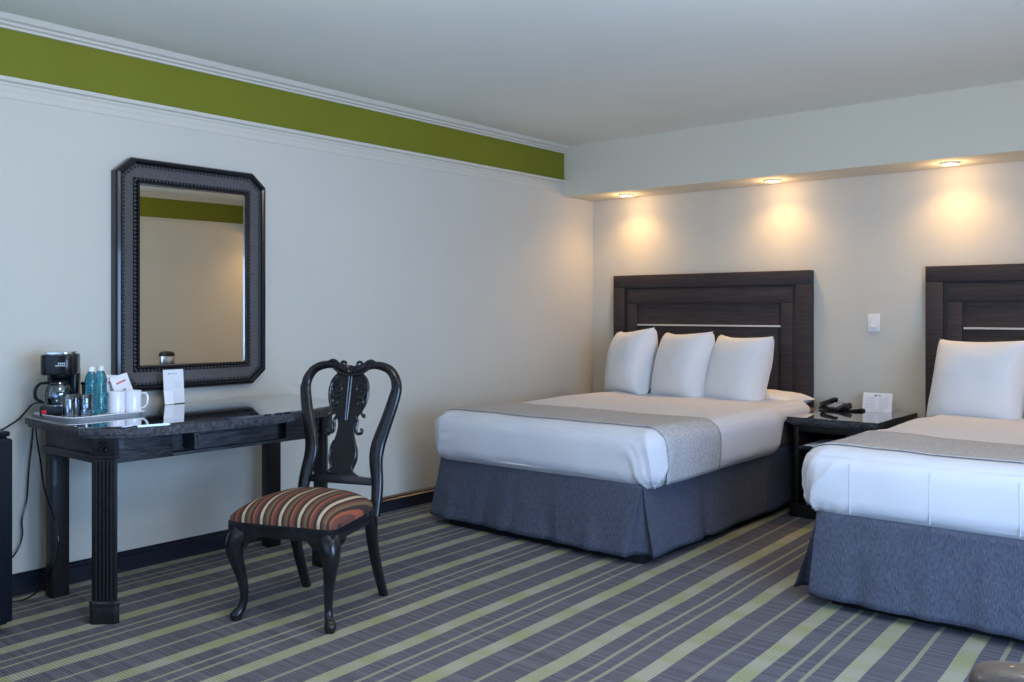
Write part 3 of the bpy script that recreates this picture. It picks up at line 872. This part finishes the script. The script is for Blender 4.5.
obj('keypad', bm, 'grey_plastic', ph)
bm = BM(); box(bm, (-.02, .050, .052), (.075, .068, .066), .002); obj('display', bm, 'grey_plastic', ph)
bm = BM()
cord = []
for k in range(120):
    t_ = k/119; x = -.075-.035*math.sin(PI*t_); y = -.09+.17*t_
    cord.append((x+.004*math.cos(k*1.3), y, .010+.004*math.sin(k*1.3), .0016))
tube(bm, cord, 6, ref=(0, 0, 1)); obj('coiled_cord', bm, 'black', ph)

# remote / black object
bm = BM(); prism(bm, [(-.07, 0), (.07, 0), (.07, .016), (.045, .022), (-.055, .016), (-.07, .010)], -.022, .022, fn=lambda u, v, w: (u, w, v), bev=.004)
rc = obj('body', bm, 'black')
rt = thing('remote_control', 'small black remote lying between the telephone and the white card on the nightstand', 'remote control', (-1.965, 5.66, nz), math.radians(60)); rt.scale = (.8, .8, .8); rc.parent = rt
bm = BM()
for i in range(5):
    for j in range(2): box(bm, (-.045+i*.02-.005, -.008+j*.016-.004, .016), (-.045+i*.02+.005, -.008+j*.016+.004, .0205+.0012*i), .001, 1)
obj('buttons', bm, 'ink_grey', rt)

# tent card on nightstand
def folded_card(name, w, h, dpt, label, loc, rz):
    r = thing(name, label, 'sign', loc, rz)
    bm = BM(); t = .0015
    prism(bm, [(-dpt/2, 0), (-dpt/2+t*1.5, 0), (0, h-t*2), (dpt/2-t*1.5, 0), (dpt/2, 0), (0, h)], -w/2, w/2, fn=lambda u, v, w_: (w_, u, v))
    obj('card', bm, 'paper', r, smooth=False)
    return r
tc1 = folded_card('tent_card', .172, .112, .06, 'white folded information card with a small dark logo at the nightstand back', (-1.865, 5.755, nz), math.radians(4))
bm = BM()
sl = .03/.112
def face_pt(x, z, off=.0007): return (x, -.03+z*sl-off, z)
def decal(bm, x0, x1, z0, z1): prism(bm, [(x0, z0), (x1, z0), (x1, z1), (x0, z1)], 0, .0006, fn=lambda u, v, w: face_pt(u, v, .0004+w))
def disc(bm, cx, cz, r, f, n=12): prism(bm, [(cx+r*math.cos(2*PI*k/n), cz+r*math.sin(2*PI*k/n)) for k in range(n)], 0, .0006, fn=f)
disc(bm, -.012, .096, .0055, lambda u, v, w: face_pt(u, v, .0004+w))
for k in range(4): decal(bm, -.002+k*.0055, .002+k*.0055, .0935, .0985)
obj('logo', bm, 'ink', tc1, smooth=False)
bm = BM()
for k in range(8):
    z = .082-k*.009
    decal(bm, -.072, -.008-.006*(k % 3), z, z+.0016); decal(bm, .008, .070-.007*(k % 2), z, z+.0016)
decal(bm, -.04, .04, .008, .0105)
obj('printed_text', bm, 'ink_grey', tc1, smooth=False)

# light switch
sw = thing('light_switch', 'white rocker light switch on the back wall above the nightstand', 'light switch', (-1.925, YB, 1.131))
bm = BM(); box(bm, (-.038, -.010, -.056), (.038, 0, .056), .004); obj('cover_plate', bm, 'white_plastic', sw)
bm = BM(); prism(bm, [(-.028, -.010), (-.028, -.018), (0, -.013), (.028, -.011), (.028, -.010)], -.019, .019, fn=lambda u, v, w: (w, v, u), bev=.001); obj('rocker', bm, 'white_plastic', sw)

# ------------------------------------------------------------------ tray and what stands on it
TZ = DZ+.006
tr_ = thing('serving_tray', 'white plastic serving tray with rounded corners on the left end of the desk', 'tray', (-3.800, 1.780, DZ), math.radians(4))
def rrect(hx, hy, r, n=6):
    out = []
    for cx, cy, a0 in ((hx-r, hy-r, 0), (-hx+r, hy-r, PI/2), (-hx+r, -hy+r, PI), (hx-r, -hy+r, 1.5*PI)):
        for k in range(n+1): a = a0+PI/2*k/n; out.append((cx+r*math.cos(a), cy+r*math.sin(a)))
    return out
bm = BM(); prism(bm, rrect(.150, .158, .05), 0, .006, bev=.001); obj('base', bm, 'white_plastic', tr_)
bm = BM()
secs = [(0.150, .158, 0.004), (.158, .166, .014), (.164, .172, .015), (.165, .173, .012), (.160, .168, .010), (.153, .161, .001)]
rings = [[bm.verts.new((x, y, z)) for x, y in rrect(hx, hy, .052)] for hx, hy, z in secs]
for a, b in zip(rings, rings[1:]+rings[:1]):
    n = len(a)
    for i in range(n): bm.faces.new((a[i], a[(i+1) % n], b[(i+1) % n], b[i]))
obj('rim', bm, 'white_plastic', tr_)

# coffee maker (front looks to +x)
cm = thing('coffee_maker', 'black drip coffee maker with red switch at the back left of the tray', 'coffee maker', (-3.885, 1.695, TZ), math.radians(-38))
bm = BM(); prism(bm, rrect(.085, .062, .018), 0, .040, bev=.003); obj('base', bm, 'black', cm)
bm = BM(); prism(bm, [(x-.052, y) for x, y in rrect(.034, .060, .014)], .038, .19, bev=.003); obj('water_tank', bm, 'black', cm)
bm = BM()
pts = rrect(.084, .062, .030); prism(bm, pts, .168, .250, bev=.005)
lathe(bm, [(0, .150), (.030, .150), (.040, .158), (.044, .170), (0, .172)], 24, (.028, 0, 0)); obj('brew_head', bm, 'black', cm)
bm = BM(); prism(bm, [(x+.01, y) for x, y in rrect(.070, .056, .028)], .250, .262, bev=.004); obj('lid', bm, 'chrome', cm)
bm = BM(); box(bm, (.083, -.050, .010), (.090, -.032, .026), .002); obj('power_switch', bm, 'red', cm)
bm = BM(); box(bm, (.0835, .0, .205), (.0850, .040, .2075)); 
for k in range(4): box(bm, (.0835, .012+k*.007, .212), (.0850, .016+k*.007, .219))
obj('printed_logo', bm, 'white_plastic', cm, smooth=False)
bm = BM(); lathe(bm, [(0, .041), (.040, .041), (.050, .055), (.053, .085), (.047, .115), (.036, .130), (.034, .138), (.032, .138), (.034, .129), (.045, .114), (.051, .085), (.048, .056), (.039, .043), (0, .043)], 28, (.030, 0, 0))
cf = obj('carafe', bm, 'glass', cm)
bm = BM(); lathe(bm, [(0, .136), (.037, .136), (.038, .144), (.020, .150), (0, .150)], 24, (.030, 0, 0))
lathe(bm, [(.0365, .120), (.0395, .120), (.0395, .132), (.0365, .132), (.0365, .120)], 24, (.030, 0, 0)); obj('carafe_lid', bm, 'black', cf)
bm = BM(); P = smooth_path([(.030, -.036, .134, .006, .010), (.032, -.070, .130, .006, .010), (.034, -.088, .105, .006, .010), (.034, -.086, .070, .006, .010), (.032, -.060, .054, .005, .008)], 5); tube(bm, P, 10, ref=(1, 0, 0), sq=3); obj('carafe_handle', bm, 'black', cf)
bm = BM(); lathe(bm, [(0, .040), (.045, .040), (.045, .0425), (0, .0425)], 24, (.030, 0, 0)); obj('hot_plate', bm, 'chrome', cm)

# tumblers
def tumbler(x, y, label, first=[None]):
    if first[0] is None:
        bm = BM(); lathe(bm, [(0, 0), (.0215, 0), (.0235, .004), (.0262, .090), (.0252, .092), (.0240, .090), (.0215, .010), (0, .008)], 24)
        o = obj('drinking_glass', bm, 'glass'); first[0] = o
    else: o = first[0].copy(); C.objects.link(o)
    o.location = (x, y, TZ); tag(o, label, 'glass', 'clear glasses on the tray')
tumbler(-3.700, 1.645, 'clear glass at the front left corner of the tray, leftmost of the three')
tumbler(-3.735, 1.683, 'clear glass in the middle of the three, in front of the coffee maker')
tumbler(-3.698, 1.712, 'clear glass nearest the blue bottles, rightmost of the three')

# water bottles
def bottle():
    b = thing('water_bottle', '', 'bottle')
    bm = BM()
    prof = [(0, .004), (.012, 0), (.022, .002), (.0255, .008)]
    z = .014
    while z < .125:
        prof += [(.0258, z), (.0236, z+.005)]; z += .011
    prof += [(.0258, .128), (.0250, .140), (.020, .156), (.0135, .166), (.0125, .174), (0, .175)]
    prof = [(r, z*1.07) for r, z in prof]
    lathe(bm, prof, 24); obj('body', bm, 'bottle', b)
    bm = BM(); lathe(bm, [(0, .200), (.0125, .200), (.0135, .198), (.0135, .185), (.0150, .184), (.0150, .181), (0, .181)], 20); obj('cap', bm, 'white_plastic', b)
    return b
b0 = bottle(); b0.location = (-3.745, 1.758, TZ); b0['label'] = 'blue-tinted plastic water bottle on the tray, the left one next to the glasses'; b0['group'] = 'blue water bottles on the tray'
b1 = copy_tree(b0); b1.location = (-3.768, 1.808, TZ); b1['label'] = 'blue-tinted plastic water bottle on the tray, the right one next to the white mugs'

# mugs
def mug():
    b = thing('mug', '', 'mug')
    bm = BM(); lathe(bm, [(0, 0), (.030, 0), (.0335, .004), (.0345, .090), (.0335, .092), (.0315, .090), (.0305, .008), (0, .006)], 32); obj('body', bm, 'ceramic', b)
    bm = BM(); tube(bm, smooth_path([(.031, 0, .078, .005, .007), (.050, 0, .080, .005, .007), (.060, 0, .062, .005, .007), (.058, 0, .036, .005, .007), (.046, 0, .020, .005, .007), (.031, 0, .018, .005, .007)], 5), 10, ref=(0, 1, 0)); obj('handle', bm, 'ceramic', b)
    return b
m0 = mug(); m0.location = (-3.740, 1.862, TZ); m0.rotation_euler.z = math.radians(228); m0['label'] = 'white ceramic mug on the tray beside the blue bottles, handle to the left'; m0['group'] = 'white mugs on the tray'
m1 = copy_tree(m0); m1.location = (-3.728, 1.928, TZ); m1.rotation_euler.z = math.radians(50); m1['label'] = 'white ceramic mug at the right end of the tray, handle to the right'

# sachets leaning behind the mugs
def sachet(loc, rot, label, red):
    r = thing('coffee_sachet', label, 'sachet', loc, 0, 'coffee sachets behind the mugs'); r.rotation_euler = rot
    bm = BM(); N = 10; g = {}
    for s in (1, -1):
        for i in range(N+1):
            for j in range(N+1):
                u = i/N*2-1; v = j/N*2-1
                e = (1-u**4)*(1-v**4)
                key = ('e', i, j) if i in (0, N) or j in (0, N) else (s, i, j)
                if key not in g: g[key] = bm.verts.new((s*.005*e, u*.044, .052+v*.052))
    K = lambda s, i, j: g[('e', i, j)] if i in (0, N) or j in (0, N) else g[(s, i, j)]
    for s in (1, -1):
        for i in range(N):
            for j in range(N): bm.faces.new((K(s, i, j), K(s, i+1, j), K(s, i+1, j+1), K(s, i, j+1)))
    obj('packet', bm, 'paper', r)
    bm = BM()
    for k in range(6): box(bm, (.0048, -.024+k*.008, .066+.001*k), (.0062, -.018+k*.008, .074+.001*k))
    obj('red_print', bm, 'ink_red', r, smooth=False)
    bm = BM(); box(bm, (.0045, -.004, .034), (.0060, .0, .042)); box(bm, (.0045, .004, .034), (.0060, .010, .040)); obj('small_print', bm, 'ink', r, smooth=False)
sachet((-3.800, 1.935, TZ+.055), (0.22, -.25, .10), 'white paper sachet with red print standing in front of the mirror, right one', True)
sachet((-3.835, 1.895, TZ+.052), (-.08, -.22, .05), 'white paper sachet partly hidden behind the other sachet, left one', True)
bm = BM(); box(bm, (-.025, -.045, 0), (.025, .045, .055), .003); o = obj('box', bm, 'paper'); 
o.name = 'sugar_box'; o.location = (-3.835, 1.93, TZ); tag(o, 'small white sugar box behind the two mugs holding the sachets up', 'box')

# brown container behind the bottles
bc = thing('coffee_box', 'small brown box between the coffee maker and the blue bottles', 'box', (-3.850, 1.805, TZ), math.radians(8))
bm = BM(); box(bm, (-.028, -.026, 0), (.028, .026, .118), .003); obj('body', bm, 'brown_card', bc)
bm = BM(); box(bm, (-.030, -.028, .118), (.030, .028, .130), .003); obj('lid', bm, 'black_matte', bc)

# cards in front of the mirror
ac = thing('information_card', 'tall white information card standing on the desk in front of the mirror', 'sign', (-3.962, 2.252, DZ))
bm = BM(); box(bm, (-.0012, -.050, .001), (.0012, .052, .162)); p_ = obj('card', bm, 'paper', ac, smooth=False)
bm = BM(); box(bm, (.0012, -.018, .141), (.0018, .022, .1435)); 
disc(bm, -.022, .1425, .004, lambda u, v, w: (.0012+w, u, v)); obj('printed_title', bm, 'ink_grey', ac, smooth=False)
bm = BM()
for k in range(3): box(bm, (.0012, .002, .096-k*.009), (.0017, .038, .0975-k*.009))
obj('printed_lines', bm, 'ink_grey', ac, smooth=False)
bm = BM(); box(bm, (-.014, -.048, .000), (.014, .048, .002), .001); obj('stand', bm, 'black', ac)
ac.rotation_euler = (0, math.radians(-5), 0)
sc = obj('small_card', (lambda b: (box(b, (-.001, -.023, 0), (.001, .023, .062)), b)[1])(BM()), 'paper_bright', smooth=False)
sc.location = (-3.944, 2.218, DZ+.0015); sc.rotation_euler = (0, math.radians(-12), 0)
tag(sc, 'small bright white card leaning on the tall information card', 'card')

# ------------------------------------------------------------------ cords
def cordobj(name, pts, label, r=.0035):
    bm = BM(); c0 = Vector(pts[0])
    tube(bm, [(*(Vector(p)-c0), r) for p in smooth_path(pts, 8)], 8, ref=(.3, .2, .1))
    o = obj(name, bm, 'black'); o.location = c0; tag(o, label, 'cord'); return o
cordobj('power_cord', [(-3.985, 1.672, .815), (-4.03, 1.645, .81), (-4.06, 1.625, .775), (-4.07, 1.60, .745), (-4.072, 1.57, .725), (-4.072, 1.53, .705), (-4.072, 1.47, .69), (-4.07, 1.40, .66)], 'thin black cord curving from the coffee maker down the wall to the left')
cordobj('power_cord', [(-4.068, 1.66, .725), (-4.066, 1.655, .66), (-4.064, 1.640, .52), (-4.064, 1.632, .40), (-4.062, 1.612, .32), (-4.06, 1.612, .25), (-4.06, 1.59, .19), (-4.055, 1.545, .15), (-4.05, 1.46, .12)], 'thin black cord hanging nearer the black cabinet below the desk back corner')
cordobj('power_cord', [(-4.030, 1.655, .740), (-4.012, 1.648, .69), (-3.946, 1.638, .58), (-3.888, 1.632, .462), (-3.795, 1.632, .351), (-3.762, 1.632, .255), (-3.804, 1.630, .158), (-3.90, 1.625, .06), (-3.965, 1.59, .008), (-3.98, 1.53, .006), (-4.0, 1.45, .006)], 'black cord hanging beside the back left desk leg and looping on the carpet')

# ------------------------------------------------------------------ cabinet at the left edge
fr = thing('mini_fridge', 'black cabinet fridge seen as a thin upright strip at the left picture edge', 'mini fridge', (-3.82, 1.118, 0))
bm = BM(); box(bm, (-.225, -.26, .03), (.19, .272, .735), .006); obj('body', bm, 'fridge', fr)
bm = BM(); box(bm, (-.235, -.265, .735), (.20, .277, .753), .004); obj('top_panel', bm, 'fridge', fr)
bm = BM(); box(bm, (.192, -.26, .05), (.238, .272, .730), .008, 3); fd = obj('door', bm, 'fridge', fr)
bm = BM(); box(bm, (.238, -.24, .45), (.262, -.22, .66), .004); obj('handle', bm, 'chrome', fd)
for a in (-.2, .16):
    for b in (-.23, .24):
        bm = BM(); lathe(bm, [(0, 0), (.015, 0), (.016, .03), (0, .03)], 12, (a, b, 0)); obj('foot', bm, 'black', fr)

# ------------------------------------------------------------------ armchair at the lower right edge
am = thing('armchair', 'brown leather armchair of which only one rounded arm shows in the lower right corner', 'armchair', (-.005, 1.40, 0), math.radians(0))
bm = BM(); box(bm, (-.33, -.24, .24), (.30, .24, .34), .03, 3); obj('seat_base', bm, 'leather', am)
bm = BM(); box(bm, (-.34, -.235, .34), (.22, .235, .44), .04, 4); obj('seat_cushion', bm, 'leather', am)
bm = BM(); P = [(-.0, 0)]
prism(bm, [(.20, .34), (.30, .34), (.37, .68), (.34, .72), (.29, .71)], -.24, .24, fn=lambda u, v, w: (u, w, v), bev=.02, seg=3); obj('backrest', bm, 'leather', am)
for s in (-1, 1):
    bm = BM()
    y0 = s*.295
    N = 24
    tube(bm, smooth_path([(-.385, y0, .560, .012, .010), (-.378, y0, .562, .036, .030), (-.350, y0, .566, .052, .040), (-.25, y0, .570, .056, .044), (.10, y0, .575, .056, .044), (.34, y0, .58, .050, .040)], 6), 20, ref=(0, 0, 1), sq=2.8)
    ar = obj('arm', bm, 'leather', am)
    bm = BM()
    tube(bm, smooth_path([(-.36, y0, .525, .020, .014), (-.395, y0, .50, .018, .014), (-.385, y0, .40, .018, .014), (-.36, y0, .22, .018, .014), (-.35, y0, .10, .018, .014), (-.35, y0, .0, .018, .014)], 6), 12, ref=(1, 0, 0), sq=3)
    obj('leg', bm, 'black', am)
    bm = BM(); tube(bm, smooth_path([(.30, s*.24, .30, .02, .02), (.34, s*.25, .15, .018, .018), (.38, s*.26, 0, .016, .016)], 5), 12, ref=(0, 1, 0), sq=3); obj('leg', bm, 'black', am)

# ------------------------------------------------------------------ small table and ice bucket by the window wall (seen in the mirror)
st = thing('side_table', 'small dark side table by the window wall, only seen in the mirror', 'side table', (.76, 4.46, 0))
bm = BM(); box(bm, (-.22, -.22, .62), (.22, .22, .65), .004); obj('tabletop', bm, 'wood', st)
for a in (-1, 1):
    for b in (-1, 1):
        bm = BM(); box(bm, (a*.20-.018, b*.20-.018, 0), (a*.20+.018, b*.20+.018, .62), .003); obj('leg', bm, 'wood', st)
ib = thing('ice_bucket', 'black and chrome ice bucket reflected at the bottom left of the mirror', 'ice bucket', (.70, 4.45, .65))
bm = BM(); lathe(bm, [(0, 0), (.066, 0), (.074, .02), (.078, .08), (.074, .105), (0, .105)], 28); obj('body', bm, 'chrome', ib)
bm = BM(); lathe(bm, [(.078, .100), (.079, .112), (.070, .135), (.045, .148), (0, .152)], 28); obj('lid', bm, 'black', ib)

# ------------------------------------------------------------------ light
def area(name, loc, rot, sx, sy, energy, col):
    l = bpy.data.lights.new(name, 'AREA'); l.shape = 'RECTANGLE'; l.size = sx; l.size_y = sy; l.energy = energy; l.color = col
    o = bpy.data.objects.new(name, l); C.objects.link(o); o.location = loc; o.rotation_euler = rot
    return o
# daylight through the right window; weak fill at the added front window
area('window_daylight', (XR-.005, (WY0+WY1)/2, (WZ0+WZ1)/2), (0, math.radians(90), 0), WZ1-WZ0-.1, WY1-WY0-.1, 168, (0.36, 0.59, 1.0))
area('front_window_fill', ((FX0+FX1)/2, YF+.005, (FZa+FZb)/2), (math.radians(90), 0, 0), FX1-FX0-.1, FZb-FZa-.1, 8, (0.40, 0.65, 1.0))
# unseen globe lights added on the ceiling to fill the room
def globe():
    r = thing('added_fill_globe', '', 'ceiling light')
    bm = BM(); lathe(bm, [(0, 0), (.07, 0), (.065, -.02), (.03, -.03), (.02, -.05), (.02, -.06), (0, -.06)], 24); obj('canopy', bm, 'white_metal', r)
    bm = BM(); ball(bm, (0, 0, -.14), .095, 24, 16); o = obj('fill_globe_shell', bm, 'globe', r); o.visible_shadow = True
    return r
g0 = globe(); gs = [g0, copy_tree(g0)]
for i, (x, y, lab) in enumerate([(-2.15, 1.45, 'added frosted globe fill light nearer the desk, outside the photo'), (-.65, 2.55, 'added frosted globe fill light before the beds, outside the photo')]):
    g = gs[i]
    g.location = (x, y, ZC); g['label'] = lab; g['group'] = 'added globe fill lights'
    ld = bpy.data.lights.new('globe_fill', 'POINT'); ld.energy = (27, 29)[i]; ld.color = (1.0, 0.92, 0.80); ld.shadow_soft_size = .14
    lo = bpy.data.objects.new('globe_fill', ld); C.objects.link(lo); lo.location = (0, 0, -.30); lo.parent = g
w = bpy.data.worlds.new('sky'); S.world = w; w.use_nodes = True
w.node_tree.nodes['Background'].inputs[0].default_value = (0.55, 0.72, 1.0, 1); w.node_tree.nodes['Background'].inputs[1].default_value = 1.0

# ------------------------------------------------------------------ camera
cd = bpy.data.cameras.new('camera'); cd.sensor_width = 36; cd.sensor_fit = 'HORIZONTAL'
cd.lens = 906/1024*36; cd.shift_y = -29/1024; cd.clip_start = .02
co = bpy.data.objects.new('camera', cd); C.objects.link(co)
co.location = (0, 0, 1.2); co.rotation_euler = (math.radians(90), 0, math.radians(39.95))
S.camera = co
vs = S.view_settings
vs.view_transform = 'Standard'; vs.look = 'None'; vs.gamma = 1; vs.use_curve_mapping = False
vs.exposure = 0.0
